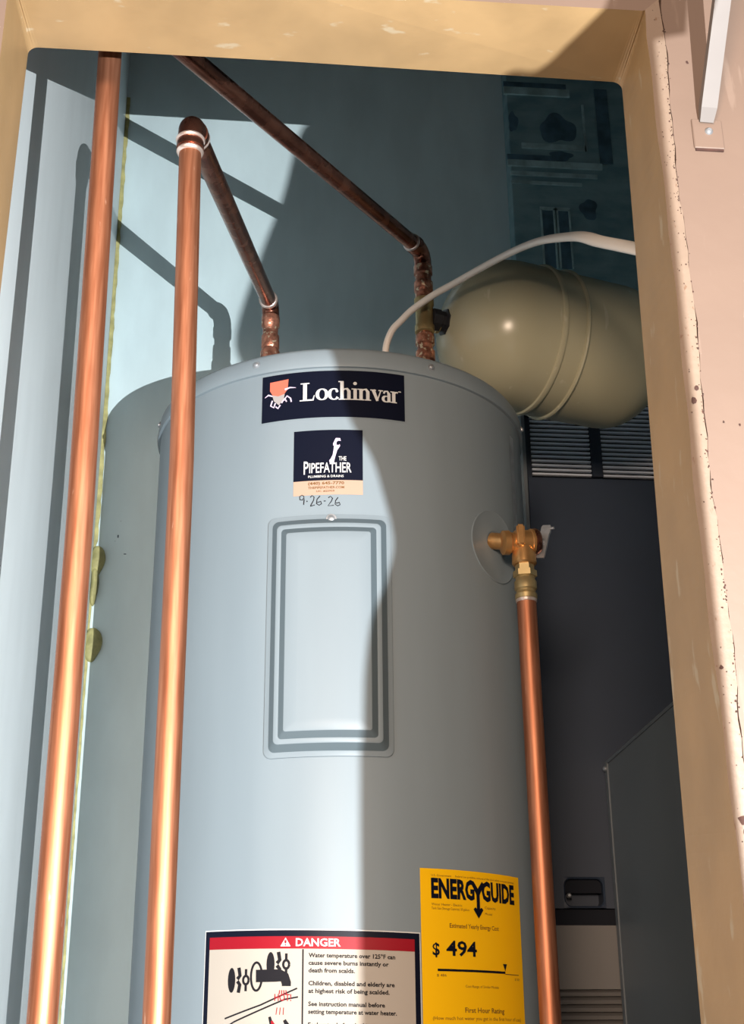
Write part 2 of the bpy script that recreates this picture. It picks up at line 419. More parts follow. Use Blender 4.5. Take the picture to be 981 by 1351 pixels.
# closing face in strips
ins = 0.04
ix, iy = HW-ins, HH-ins
nn = 12
LP.patch(bm, -ix, ix, -iy, iy, .0156, nx=nn)
ap = obj('access_panel', bm, MT['heater'], wh, True)
o = obj('embossed_border', bmb, MT['band'], ap, True); o['label'] = 'slate grey stepped border of the panel'
screw('panel_screw', ap, -6.46, 0.6225, TR+0.003, 0.0042)

# brand label
bl = Label(-26.75, 0.7575, 0.0)
WB, HB = math.radians(41.1)*TR, 0.0640
bm = bmesh.new(); bl.patch(bm, -0.0015, WB+0.0015, -0.0015, HB+0.0015, 0.0005, mi=1); bl.patch(bm, 0, WB, 0, HB, 0.0008, mi=0)
brand = obj('brand_label', bm, [MT['navy'], MT['heater']], wh, True); brand['label'] = 'black name plate with white serif lettering'
bm = bmesh.new(); lf_ = 0.0011
def ser(x, y, w): bl.stroke(bm, [(x-w, y), (x+w, y)], 0.0007, lf_)
def arcp(cx, cy, rx, ry, a0, a1, n=18): return [(cx+rx*cos(radians(a0+(a1-a0)*k/n)), cy+ry*sin(radians(a0+(a1-a0)*k/n))) for k in range(n+1)]
yb = 0.0235; xh = 0.0155; ch = 0.0245
def stem(x, y0, y1, w=0.0021): bl.stroke(bm, [(x, y0), (x, y1)], w, lf_)
def bowl(cx, rx, a0, a1):
    pts = arcp(cx, yb+xh/2, rx, xh/2-0.0005, a0, a1, 24)
    ws = [0.0007+0.0015*abs(cos(radians(a0+(a1-a0)*k/24)))**1.5 for k in range(25)]
    bl.stroke(bm, pts, ws, lf_)
x = 0.0500
stem(x+.0055, yb, yb+ch, .0024); ser(x+.0055, yb+ch-.0006, .0055); ser(x+.0035, yb+.0006, .0045)          # L
bl.stroke(bm, [(x+.004, yb+.0008), (x+.0155, yb+.0008), (x+.0172, yb+.0072)], [.0009, .0012, .0004], lf_)
x = 0.0700; bowl(x+.0066, .0058, 0, 360)                                                                 # o
x = 0.0850; bowl(x+.0062, .0056, 50, 325); bl.disc(bm, x+.0098, yb+xh*.76, .0017, .0017, lf_)            # c
x = 0.0980; stem(x+.003, yb, yb+ch+.001); ser(x+.003, yb+.0006, .0042); ser(x+.0015, yb+ch+.0004, .003)   # h
def arch(x):
    bl.stroke(bm, [(x+.003, yb+xh*.66), (x+.006, yb+xh*.95), (x+.0092, yb+xh*.97), (x+.0114, yb+xh*.75), (x+.0114, yb+xh*.5)], [.0004, .0009, .0015, .0021, .0021], lf_)
    stem(x+.0114, yb, yb+xh*.52); ser(x+.0114, yb+.0006, .0040)
arch(x)
x = 0.1140; stem(x+.003, yb, yb+xh); ser(x+.003, yb+.0006, .0040); ser(x+.0016, yb+xh-.0006, .003); bl.disc(bm, x+.003, yb+ch-.002, .0023, .0023, lf_)   # i
x = 0.1212; stem(x+.003, yb, yb+xh); ser(x+.003, yb+.0006, .0040); ser(x+.0016, yb+xh-.0006, .003); arch(x)   # n
x = 0.1370; bl.stroke(bm, [(x+.0022, yb+xh), (x+.0075, yb+.0004)], [.0022, .0016], lf_); bl.stroke(bm, [(x+.0072, yb+.0004), (x+.0120, yb+xh)], [.0008, .0007], lf_)
ser(x+.0022, yb+xh-.0006, .0036); ser(x+.0118, yb+xh-.0006, .0030)                                         # v
x = 0.1510; bl.stroke(bm, [(x+.0014, yb+xh*.74), (x+.003, yb+xh*.94), (x+.0060, yb+xh*.97), (x+.0080, yb+xh*.74), (x+.0080, yb)], [.0012, .0011, .0010, .002, .002], lf_)   # a
bl.stroke(bm, arcp(x+.0046, yb+xh*.27, .0040, xh*.25, 70, 330, 14), [.0006+.0012*abs(cos(radians(70+260*k/14))) for k in range(15)], lf_)
bl.stroke(bm, [(x+.0078, yb+.0012), (x+.0105, yb+.0008)], [.001, .0004], lf_)
x = 0.1622; stem(x+.003, yb, yb+xh); ser(x+.003, yb+.0006, .0038); ser(x+.0016, yb+xh-.0006, .0028)        # r
bl.stroke(bm, [(x+.003, yb+xh*.7), (x+.0060, yb+xh*.97), (x+.0082, yb+xh*.93)], [.0005, .0009, .0014], lf_)
bl.stroke(bm, [(x+.0090, yb+xh+.0008), (x+.0125, yb+xh+.0008)], .0006, lf_)
obj('lettering', bm, MT['white'], brand)
bm = bmesh.new()
bl.poly(bm, [(.0105, .0545), (.0345, .0560), (.0335, .0420), (.0290, .0360), (.0215, .0340), (.0140, .0365), (.0105, .0430)], lf_, 0)
bl.poly(bm, [(.0135, .0362), (.0300, .0362), (.0285, .0290), (.0225, .0215), (.0160, .0280)], lf_, 2)
bl.stroke(bm, [(.0040, .0345), (.0085, .0375), (.0140, .0350)], [.0004, .0011, .0009], lf_+.0002, 1)
bl.stroke(bm, [(.0300, .0420), (.0365, .0440), (.0440, .0430)], [.0014, .0009, .0003], lf_+.0002, 1)
bl.stroke(bm, [(.0140, .0290), (.0120, .0220), (.0160, .0190), (.0180, .0250)], .0010, lf_+.0002, 1)
bl.stroke(bm, [(.0185, .0200), (.0215, .0170), (.0245, .0215)], .0009, lf_+.0002, 1)
bl.stroke(bm, [(.0290, .0270), (.0330, .0330), (.0375, .0290), (.0385, .0240)], .0009, lf_+.0002, 1)
bl.stroke(bm, [(.0260, .0240), (.0300, .0300), (.0325, .0250)], .0009, lf_+.0002, 1)
obj('crest', bm, [MT['red_soft'], MT['lilac'], MT['grey_print']], brand)

# plumber's sticker
sl = Label(-17.0, 0.6560, 0.0)
WS = math.radians(19.1)*TR; HS = 0.0842
bm = bmesh.new(); sl.patch(bm, 0, WS, -.0012, .0178, 0.0005, mi=1); sl.patch(bm, 0, WS, 0.0175, HS, 0.0008, mi=0)
sticker = obj('service_sticker', bm, [MT['navy'], MT['peach']], wh, True); sticker['label'] = 'black and peach plumber sticker'
bm = bmesh.new(); q = 0.0011
sl.text(bm, 'P', .0125, .0262, .0170, q, bold=.012, width=.0058)
sl.text(bm, 'IPEFATHER', .0192, .0276, .0130, q, bold=.012, width=.0505)
sl.text(bm, 'THE', .0545, .0430, .0056, q, bold=.01, width=.0092)
sl.text(bm, 'PLUMBING & DRAINS', .0180, .0212, .0030, q, bold=.01, width=.0425)
obj('lettering', bm, MT['white'], sticker)
bm = bmesh.new()
sl.text(bm, '(440) 645-7770', .0180, .0120, .0036, q, bold=.02, width=.0430)
sl.text(bm, 'THEPIPEFATHER.COM', .0180, .0066, .0030, q, bold=.01, width=.0430)
sl.text(bm, 'LIC. #25959', .0280, .0024, .0022, q, bold=.01, width=.0215)
obj('contact_lines', bm, MT['brownink'], sticker)
bm = bmesh.new()   # pipe wrench emblem
sl.stroke(bm, [(.0465, .0430), (.0490, .0500), (.0505, .0570), (.0515, .0640)], [.0026, .0018, .0022, .0026], q)
sl.poly(bm, [(.0478, .0630), (.0478, .0660), (.0510, .0730), (.0562, .0728), (.0570, .0690), (.0545, .0694), (.0520, .0680), (.0515, .0630)], q)
sl.poly(bm, [(.0508, .0600), (.0556, .0648), (.0562, .0625), (.0530, .0570), (.0505, .0560)], q)
sl.disc(bm, .0462, .0425, .0030, .0030, q)
obj('wrench_emblem', bm, MT['lilac'], sticker)
# marker pen date
dl = Label(-15.9, 0.6335, -0.06)
bm = bmesh.new(); hw = .0006
def hand(pts): dl.stroke(bm, pts, [hw*(.7+.5*random.random()) for _ in pts], .0006)
hand([(.0085, .0205), (.0060, .0225), (.0030, .0205), (.0035, .0165), (.0065, .0160), (.0085, .0200), (.0085, .0160), (.0080, .0100)])
dl.disc(bm, .0120, .0145, .0008, .0008, .0006)
hand([(.0160, .0195), (.0180, .0220), (.0205, .0200), (.0200, .0160), (.0165, .0090), (.0160, .0080), (.0215, .0098)])
hand([(.0275, .0215), (.0240, .0170), (.0235, .0115), (.0265, .0095), (.0295, .0115), (.0285, .0145), (.0245, .0130)])
hand([(.0320, .0150), (.0345, .0152)])
hand([(.0375, .0195), (.0400, .0215), (.0425, .0190), (.0410, .0150), (.0370, .0090), (.0440, .0100)])
hand([(.0490, .0205), (.0460, .0160), (.0455, .0115), (.0485, .0095), (.0515, .0112), (.0505, .0140), (.0465, .0128)])
o = obj('marker_date', bm, MT['ink'], wh); o['label'] = 'handwritten black marker date'

# danger label
dg = Label(-39.2, 0.0, -0.026)
WD = math.radians(54.7)*TR; zt = 0.1600; zb = -0.02
bm = bmesh.new(); dg.patch(bm, -.0012, WD+.0012, zb-.001, zt+.0012, .0004, mi=1); dg.patch(bm, 0, WD, zb, zt, .0007, mi=0)
dgo = obj('danger_label', bm, [MT['navy'], MT['white']], wh, True); dgo['label'] = 'danger notice with navy border and red band'
IN = 0.0058
bm = bmesh.new(); dg.patch(bm, IN, WD-IN, zb+IN, zt-.0062-.0115, .0010); obj('paper', bm, MT['cream'], dgo, True)
bm = bmesh.new(); dg.patch(bm, IN, WD-IN, zt-.0062-.0125, zt-.0062, .0012); obj('red_band', bm, MT['red'], dgo, True)
bm = bmesh.new(); q = .0015; yb_ = zt-.0062-.0108
xm = .1135
dg.text(bm, 'DANGER', xm-.0065, yb_+.0010, .0077, q, bold=.02, width=.0470)
tx = xm-.0175
bm2 = bmesh.new()
dg.poly(bm, [(tx-.0055, yb_+.0006), (tx+.0055, yb_+.0006), (tx, yb_+.0094)], q)
dg.poly(bm2, [(tx-.0009, yb_+.0034), (tx+.0009, yb_+.0034), (tx+.0013, yb_+.0068), (tx-.0013, yb_+.0068)], q+.0003)
dg.disc(bm2, tx, yb_+.0020, .0008, .0008, q+.0003)
obj('lettering', bm, MT['white'], dgo); obj('warning_mark', bm2, MT['red'], dgo)
bm = bmesh.new(); xd = xm+.0012; top = zt-.0062-.0125
dg.stroke(bm, [(xd, top-.0005), (xd, zb+IN)], .0008, .0013)
y = top-.0085; x0 = xd+.0060
for s_, w in (('Water temperature over 125°F can', .0905), ('cause severe burns instantly or', .0835), ('death from scalds.', .0480), None,
              ('Children, disabled and elderly are', .0895), ('at highest risk of being scalded.', .0840), None,
              ('See instruction manual before', .0790), ('setting temperature at water heater.', .0915), None,
              ('Feel water before bathing or', .0745), ('showering.', .0285), None,
              ('Temperature limiting valves are', .0830), ('available, see manual.', .0600)) if False else \
        [(a, b) for a, b in (('Water temperature over 125°F can', .0905), ('cause severe burns instantly or', .0835), ('death from scalds.', .0480), ('', 0),
              ('Children, disabled and elderly are', .0895), ('at highest risk of being scalded.', .0840), ('', 0),
              ('See instruction manual before', .0790), ('setting temperature at water heater.', .0915), ('', 0),
              ('Feel water before bathing or', .0745), ('showering.', .0285), ('', 0),
              ('Temperature limiting valves are', .0830), ('available, see manual.', .0600))]:
    if not s_: y -= .0052; continue
    dg.text(bm, s_, x0, y, .0042, .0014, bold=.028, width=w); y -= .0075
obj('warning_text', bm, MT['ink'], dgo)
# pictogram: two tap handles, spout, basin rim, hand under hot water
bm = bmesh.new(); q = .0013
def tapknob(cx, cy):
    dg.disc(bm, cx-.0085, cy, .0045, .0125, q, 0)
    dg.stroke(bm, [(cx, cy+.0125), (cx+.0015, cy+.0045), (cx-.0015, cy+.0010)], .0020, q)
    dg.stroke(bm, [(cx, cy-.0125), (cx+.0015, cy-.0045), (cx-.0015, cy-.0010)], .0020, q)
    dg.stroke(bm, arcp(cx+.0085, cy, .0032, .0042, 0, 360, 16), .0013, q)
    dg.stroke(bm, [(cx+.0085, cy+.0040), (cx+.0085, cy+.0110)], .0014, q); dg.stroke(bm, [(cx+.0085, cy-.0040), (cx+.0085, cy-.0110)], .0014, q)
tapknob(.0440, zt-.0500); tapknob(.0885, zt-.0345)
dg.stroke(bm, arcp(.0645, zt-.0465, .0062, .0140, 0, 360, 24), .0012, q)
dg.stroke(bm, [(.0640, zt-.0460), (.0900, zt-.0455), (.0955, zt-.0475), (.0975, zt-.0530), (.0975, zt-.0560)], [.0062, .0062, .0055, .0050, .0048], q+.0001)
dg.stroke(bm, [(.0285, zt-.0880), (.0700, zt-.0745), (.1090, zt-.0580)], .0008, q)
dg.stroke(bm, [(.1100, zt-.0665), (.0960, zt-.0690), (.0400, zt-.0910), (.0335, zt-.0945), (.0335, zt-.0985), (.0560, zt-.1150)], .0008, q)
# hand: palm with five fingers
dg.poly(bm, [(.0830, zt-.1030), (.0920, zt-.1000), (.1010, zt-.0965), (.1080, zt-.1030), (.1090, zt-.1180), (.0830, zt-.1180)], q+.0001)
dg.stroke(bm, [(.0890, zt-.1010), (.0830, zt-.0960), (.0800, zt-.0860)], [.0026, .0022, .0014], q+.0002)
dg.stroke(bm, [(.0870, zt-.1030), (.0800, zt-.0985), (.0745, zt-.0945)], [.0026, .0022, .0016], q+.0002)
dg.stroke(bm, [(.0860, zt-.1065), (.0780, zt-.1045), (.0705, zt-.1035)], [.0024, .0022, .0016], q+.0002)
dg.stroke(bm, [(.0860, zt-.1125), (.0790, zt-.1125), (.0730, zt-.1130)], [.0022, .0021, .0015], q+.0002)
dg.stroke(bm, [(.1040, zt-.1010), (.0995, zt-.0950), (.0960, zt-.0890)], [.0034, .0026, .0016], q+.0002)
obj('pictogram', bm, MT['ink'], dgo)
bm = bmesh.new()
dg.text(bm, 'HOT!', .0850, zt-.0705, .0068, q+.0005, bold=.012, width=.0180)
dg.stroke(bm, [(.0825, zt-.0900), (.0855, zt-.0975), (.0915, zt-.0995), (.0965, zt-.0985)], [.001, .003, .003, .001], q+.0006)
for k in range(4): dg.stroke(bm, [(.0905+.0022*k, zt-.0600), (.0900+.0026*k, zt-.0640)], .0005, q+.0003)
for k in range(3): dg.stroke(bm, [(.0880+.0035*k, zt-.0770), (.0870+.0038*k, zt-.0840)], .0004, q+.0003)
obj('hot_mark', bm, MT['red'], dgo)

# energy label
el = Label(15.9, 0.0, 0.006)
WE = math.radians(33.6)*TR; et_, eb = 0.2220, 0.0150
bm = bmesh.new(); el.patch(bm, 0, WE, eb, et_, .0016)
elo = obj('energy_label', bm, MT['yellow'], wh, True); elo['label'] = 'bright yellow energy rating label'
bm = bmesh.new(); q = .0020
yy = et_-.0300
el.text(bm, 'ENERG', .0125, yy, .0195, q, bold=.045, width=.0560)
el.text(bm, 'GUIDE', .0790, yy, .0195, q, bold=.045, width=.0560)
el.stroke(bm, [(.0655, yy+.0185), (.0735, yy+.0070)], [.0022, .0030], q); el.stroke(bm, [(.0815, yy+.0185), (.0735, yy+.0070)], [.0022, .0030], q)
el.stroke(bm, [(.0735, yy+.010), (.0735, yy-.0140)], .0024, q)
el.poly(bm, [(.0735-.0072, yy-.0105), (.0735-.0045, yy-.0080), (.0735, yy-.0115), (.0735+.0045, yy-.0080), (.0735+.0072, yy-.0105), (.0735, yy-.0200)], q)
obj('title', bm, MT['navy'], elo); bm = bmesh.new()
el.text(bm, '$', .0125, et_-.0895, .0125, q, bold=.02, width=.0085)
el.text(bm, '494', .0290, et_-.0895, .0150, q, bold=.02, width=.0400)
obj('cost_figure', bm, MT['navy'], elo); bm = bmesh.new()
el.stroke(bm, [(.0180, et_-.1045), (.1120, et_-.1045)], .0012, q)
el.poly(bm, [(.1085, et_-.0955), (.1155, et_-.0955), (.1120, et_-.1030)], q)
obj('cost_scale', bm, MT['navy'], elo); bm = bmesh.new()
el.patch(bm, .0790, .1085, et_-.1860, et_-.1675, q)
el.stroke(bm, [(.0130, et_-.1660), (.0130, et_-.1865)], .0011, q)
for yv in (.1790, .1850): el.stroke(bm, [(.0130, et_-yv), (.1350, et_-yv)], .0009, q)
obj('rating_table', bm, MT['navy'], elo)
def line(name, body, x, y, size, align='LEFT', bold=0.0, width=None):
    bm = bmesh.new(); el.text(bm, body, x, y, size, q, align, bold, width); obj(name, bm, MT['brownink'], elo)
line('heading_line', 'U.S. Government', .0130, et_-.0080, .0022, width=.0250)
line('heading_line', 'Federal law prohibits removal of this label before consumer purchase.', .0430, et_-.0080, .0022, width=.0930)
line('heading_line', 'Water Heater - Electric', .0125, et_-.0385, .0026, width=.0385)
line('heading_line', 'Tank Size (Storage Capacity): 50 gallons', .0125, et_-.0427, .0026, width=.0480)
line('heading_line', 'Capacity', .0830, et_-.0390, .0026, width=.0170); line('heading_line', 'Model', .0830, et_-.0455, .0026, width=.0110)
line('cost_heading', 'Estimated Yearly Energy Cost', .0690, et_-.0610, .0046, 'CENTER', .012, .0700)
line('scale_figure', '$ 486', .0170, et_-.1110, .0026, width=.0115); line('scale_figure', '$ 501', .1290, et_-.1120, .0026, width=.009)
line('scale_caption', 'Cost Range of Similar Models', .0760, et_-.1215, .0026, 'CENTER', width=.0480)
line('rating_heading', 'First Hour Rating', .0790, et_-.1465, .0050, 'CENTER', .015, .0570)
line('rating_caption', '(How much hot water you get in the first hour of use)', .0740, et_-.1540, .0036, 'CENTER', width=.1260)
line('rating_column', 'Very Small', .0220, et_-.1735, .0030, width=.017); line('rating_column', 'Low', .0590, et_-.1735, .0030, bold=.01, width=.0085)
line('rating_column', 'High', .1170, et_-.1735, .0030, bold=.01, width=.0085)
bm = bmesh.new()
el.stroke(bm, [(.1120, et_-.1060), (.1370, et_-.1060)], .0004, q); obj('scale_line', bm, MT['brownink'], elo)
bm = bmesh.new(); el.stroke(bm, [(.0130, et_-.1670), (.0785, et_-.1670)], .0002, q); obj('rating_line', bm, MT['brownink'], elo)
bm = bmesh.new()
el.text(bm, 'MEDIUM', .0937, et_-.1740, .0036, q+.0004, 'CENTER', bold=.01, width=.0175)
el.text(bm, '57 Gallons', .0937, et_-.1845, .0030, q+.0004, 'CENTER', width=.0200)
obj('rating_text', bm, MT['white'], elo)
# escutcheon plug around the relief valve
VD, VZ = 44.5, 0.629
bm = bmesh.new()
ev = Label(46.5, 0.6235)
n = 48
rings = []
for r, lift in ((.0475, -.0005), (.0475, .0010), (.0465, .0014), (.0452, .0008), (.02, .0008)):
    rings.append([bm.verts.new(ev.P(r*cos(2*pi*k/n), r*sin(2*pi*k/n), lift)) for k in range(n)])
for a, b in zip(rings, rings[1:]): ring_faces(bm, a, b)
obj('valve_escutcheon', bm, MT['heater'], wh, True)

# ------------------------------------------------------------------ relief valve and its drain pipe
vo = cyl(VD, VZ, TR); VAX = cyl(VD, 0, 1)
vc = Vector((0.2115, -0.195, 0.6215))                                  # middle of the valve body
rv = thing('relief_valve', 'brass temperature and pressure relief valve on the right side of the water heater', 'valve', (vc.x, vc.y, vc.z-0.06))
side = Vector((1, 0.12, 0.10)).normalized()
bm = bmesh.new()
lathe(bm, vc-side*0.028, side, [(0, .0115), (.0015, .0150), (.009, .0152), (.011, .0128), (.016, .0125), (.018, .0150), (.036, .0152), (.037, .0165), (.040, .0165), (.041, .015)], 28)
obj('body', bm, MT['brass'], rv, True)
bm = bmesh.new(); lathe(bm, vc + side*0.0125, side, [(0, .0166), (.003, .0170), (.007, .0150), (.0085, .0100), (.009, .004)], 28)
obj('bonnet', bm, MT['copper_dark'], rv, True)
bm = bmesh.new(); lathe(bm, vc+Vector((0, 0, -0.030)), (0, 0, 1), [(0, .0135), (.002, .0152), (.012, .0148), (.028, .0120)], 28)
obj('outlet', bm, MT['brass'], rv, True)
bm = bmesh.new(); nx_ = (vc-side*.012-vo); lathe(bm, vo, nx_, [(0, .0105), (nx_.length, .0105)], 24)
obj('inlet_nipple', bm, MT['brass'], rv, True)
bm = bmesh.new()
c0 = vc+Vector((-0.006, -0.014, 0.003)); box(bm, c0.x-.0050, c0.x+.0050, c0.y-.005, c0.y+.004, c0.z-.013, c0.z+.014)
bmesh.ops.recalc_face_normals(bm, faces=bm.faces); bmesh.ops.bevel(bm, geom=bm.edges[:], offset=.002, segments=3, affect='EDGES')
obj('wrench_flat', bm, MT['brass'], rv, True)
bm = bmesh.new()
hx = vc+Vector((0.0, 0, -0.0465)); lathe(bm, hx, (0, 0, 1), [(0, .0125), (.001, .0146), (.0085, .0146), (.0095, .0115), (.0165, .0115)], 6)
obj('hex_adapter', bm, MT['brass_pale'], rv)
bm = bmesh.new(); lathe(bm, hx-Vector((0, 0, .029)), (0, 0, 1), [(0, .0120), (.0015, .0134), (.007, .0134), (.009, .0118), (.012, .0116), (.014, .0136), (.023, .0136), (.0255, .0120), (.0295, .0115)], 24)
obj('compression_collar', bm, MT['brass_pale'], rv, True)
bm = bmesh.new()
lp = vc + side*0.0265
sweep(bm, [vc+side*0.020, lp], .0045, 10)
la = Vector((.24, 0, .97)).normalized(); lw = Vector((.80, -.60, -.2)).normalized(); lw = (lw-la*lw.dot(la)).normalized(); ln_ = la.cross(lw)
LV = [(-.0225, .0044), (-.0195, .0056), (.010, .0056), (.0125, .0064), (.0200, .0064), (.0225, .0050)]
fr_ = [[bm.verts.new(lp+la*d+lw*w*sx+ln_*.0014*sy) for sx, sy in ((-1, -1), (1, -1), (1, 1), (-1, 1))] for d, w in LV]
for a, b in zip(fr_, fr_[1:]): ring_faces(bm, a, b)
bm.faces.new(fr_[0]); bm.faces.new(fr_[-1])
sweep(bm, [lp+la*.018+lw*.004, lp+la*.019+lw*.0105], .0018, 8)
obj('test_lever', bm, MT['steel'], rv)
PBX = 0.2150
pb = Vector((PBX, vc.y, ZF)); ptop = Vector((hx.x, hx.y, hx.z-.026))
dp = thing('copper_drain_pipe', 'vertical copper discharge pipe running down below the brass relief valve', 'pipe', pb)
bm = bmesh.new(); bot_ = Vector((PBX, vc.y, ZF+0.12)); sweep(bm, [bot_, ptop.lerp(bot_, .5), ptop], .0118, 28); obj('pipe', bm, MT['copper'], dp, True)
bm = bmesh.new(); lathe(bm, ptop-Vector((0, 0, .006)), (0, 0, 1), [(0, .0120), (.001, .0128), (.004, .0128), (.005, .0118)], 24); obj('solder_ring', bm, MT['solder'], dp, True)
bm = bmesh.new(); lathe(bm, (PBX, vc.y, ZF), (0, 0, 1), [(0, .03), (.01, .03), (.012, .0135), (.125, .0135)], 24); obj('floor_drain_socket', bm, MT['black_iron'], dp, True)

# ------------------------------------------------------------------ copper risers
PR = 0.0111
def collar(parent, p, d, r=0.0126, ln=0.016, m='copper_dark'):
    bm = bmesh.new(); lathe(bm, p, d, [(0, PR), (.0005, r), (ln*.45, r), (ln*.55, r*.97), (ln, r*.97), (ln+.0005, PR)], 28)
    return obj('fitting_collar', bm, MT[m], parent, True)
def solder(parent, p, d, r=0.0130):
    bm = bmesh.new(); lathe(bm, p-d*.002, d, [(0, PR), (.0012, r*1.0), (.0030, r*1.05), (.0048, r*1.0), (.0062, PR)], 28)
    return obj('solder_ring', bm, MT['solder'], parent, True)
# 1: straight riser by the left wall
r1 = thing('copper_pipe', 'straight vertical copper pipe nearest the left wall, leftmost of the copper pipes', 'pipe', (-0.2627, -0.676, ZF), 'copper water pipes')
bm = bmesh.new(); sweep(bm, [(-0.2625, -0.676, ZF), (-0.2627, -0.676, 0.05), (-0.2640, -0.676, 0.43), (-0.2705, -0.676, 0.93), (-0.278, -0.676, ZC)], PR, 32)
obj('riser', bm, MT['copper'], r1, True)
# 2: riser in front of the heater, elbow, sloped run to the left inlet
E2 = Vector((-0.1937, -0.604, 0.903)); E2b = Vector((-0.1023, 0.0, 1.062)); IN2 = Vector((-0.1010, 0, ZH-.004)); B2 = Vector((-0.1835, -0.604, ZF))
r2 = thing('copper_pipe', 'copper pipe in front of the heater with elbow and sloped run to left inlet', 'pipe', B2, 'copper water pipes')
d_up = (E2-B2).normalized(); d_run = (E2b-E2).normalized(); d_dn = (IN2-E2b).normalized()
bm = bmesh.new(); sweep(bm, [B2, Vector((-0.1848, -0.604, 0.05)), Vector((-0.1868, -0.604, 0.53)), E2-d_up*.018], PR, 32); obj('riser', bm, MT['copper'], r2, True)
bend = arc_bend(B2, E2, E2b, .015, 10)
bm = bmesh.new(); sweep(bm, [bend[0]-d_up*.012]+bend+[bend[-1]+d_run*.012], .0128, 28); obj('elbow', bm, MT['copper_dark'], r2, True)
collar(r2, bend[0]-d_up*.018, d_up, .0138, .012); solder(r2, bend[0]-d_up*.022, d_up); solder(r2, bend[0]-d_up*.008, d_up, .0142)
collar(r2, bend[-1]+d_run*.006, d_run, .0138, .012); solder(r2, bend[-1]+d_run*.021, d_run)
bm = bmesh.new(); sweep(bm, [E2+d_run*.02, E2.lerp(E2b, .5), E2b-d_run*.02], PR, 32); obj('sloped_run', bm, MT['copper_dark'], r2, True)
bend = arc_bend(E2, E2b, IN2, .014, 10)
bm = bmesh.new(); sweep(bm, [bend[0]-d_run*.010]+bend+[bend[-1]+d_dn*.010], .0126, 28); obj('elbow', bm, MT['copper_dark'], r2, True)
solder(r2, bend[0]-d_run*.012, d_run); collar(r2, bend[0]-d_run*.010, d_run, .0136, .012)
bm = bmesh.new()
lathe(bm, E2b+d_dn*.020, d_dn, [(0, .0125), (.002, .0133), (.016, .0133), (.019, .0112), (.030, .0110), (.033, .0128), (.052, .0130), (.054, .0118), (.060, .0142), (.075, .0142), (.077, .0112), (.189, .0110)], 28)
obj('nipple', bm, MT['flux'], r2, True)
# 3: sloped pipe from upper left down to the right inlet
E3 = Vector((0.1215, -0.012, 1.158)); H3 = Vector((-0.198, -0.508, 1.0655)); IN3 = Vector((0.1240, 0, ZH-.004))
dr3 = (H3-E3).normalized(); TOP3 = E3 + dr3*0.78
r3 = thing('copper_pipe', 'dark sloped copper pipe crossing from upper left to the right inlet', 'pipe', (0.124, 0, ZH), 'copper water pipes')
bm = bmesh.new(); sweep(bm, [TOP3+Vector((0, 0, ZC-TOP3.z)), TOP3+Vector((0, 0, .03)), TOP3+Vector((-.0, 0.0, .012))+dr3*-.004, TOP3-dr3*.02, H3, E3.lerp(H3, .5), E3+dr3*.015], PR, 32)
obj('sloped_run', bm, MT['copper_dark'], r3, True)
d3 = (IN3-E3).normalized()
bend = arc_bend(TOP3, E3, IN3, .018, 10)
bm = bmesh.new(); sweep(bm, [bend[0]+dr3*.012]+bend+[bend[-1]+d3*.012], .0128, 28); obj('elbow', bm, MT['copper_dark'], r3, True)
solder(r3, bend[0]+dr3*.016, dr3); collar(r3, bend[0]+dr3*.002, dr3, .0140, .012)
bm = bmesh.new()
lathe(bm, E3+d3*.026, d3, [(0, .0125), (.001, .0138), (.014, .0138), (.016, .0118), (.026, .0118), (.028, .0140), (.042, .0140), (.044, .0125), (.056, .0125)], 28)
obj('upper_coupling', bm, MT['flux'], r3, True)
bm = bmesh.new()
lathe(bm, E3+d3*.080, d3, [(0, .0112), (.002, .0145), (.012, .0145), (.014, .0130), (.044, .0130), (.046, .0145), (.056, .0145), (.058, .012)], 28)
NZ = Vector((0.128, 0, 1.045)); EA = Vector((cos(.31), sin(.31), 0))
lathe(bm, NZ-EA*.002, EA, [(0, .0120), (.014, .0120), (.015, .0150), (.020, .0150)], 24)
obj('tee', bm, MT['brass_pale'], r3, True)
bm = bmesh.new()
lathe(bm, E3+d3*.136, d3, [(0, .0105), (.004, .0105), (.006, .0138), (.020, .0140), (.022, .0115), (.030, .0115), (.032, .0140), (.046, .0140), (.048, .0112), (.169, .0112)], 28)
obj('lower_coupling', bm, MT['flux'], r3, True)

# ------------------------------------------------------------------ expansion tank
EN = Vector((0.1417, 0.0, 1.047)); ER = .112
xt = thing('expansion_tank', 'olive cream thermal expansion tank lying sideways above the water heater', 'expansion tank', (0.30, 0.05, EN.z-ER))
bm = bmesh.new()
s1, s2, s3, s4 = .154, .192, .290, .375
prof = [(.012+.10*(1-cos(a)), ER*sin(a)) for a in [pi/2*k/14 for k in range(1, 15)]]
prof = [(.012, .016)] + [(max(.012, d), max(r, .017)) for d, r in prof] + [(s1-.004, ER), (s2+.004, ER), (s3, ER)] \
    + [(s3 + .085*sin(a), ER*cos(a)) for a in [pi/2*k/10 for k in range(1, 10)]] + [(s4, .010)]
lathe(bm, EN, EA, prof, 72); obj('shell', bm, MT['etank'], xt, True)
for s_, w in ((s1, .0052), (s2, .0036)):
    bm = bmesh.new(); lathe(bm, EN, EA, [(s_-w, ER-.001), (s_-w*.7, ER+.0028), (s_, ER+.0040), (s_+w*.7, ER+.0028), (s_+w, ER-.001)], 72, cap=False)
    obj('weld_bead', bm, MT['etank'], xt, True)
bm = bmesh.new(); lathe(bm, EN-EA*.006, EA, [(-.004, .0150), (-.003, .0172), (.009, .0172), (.010, .0155), (.016, .0155), (.017, .0205), (.022, .0205), (.023, .016)], 8)
obj('nozzle', bm, MT['black_iron'], xt)

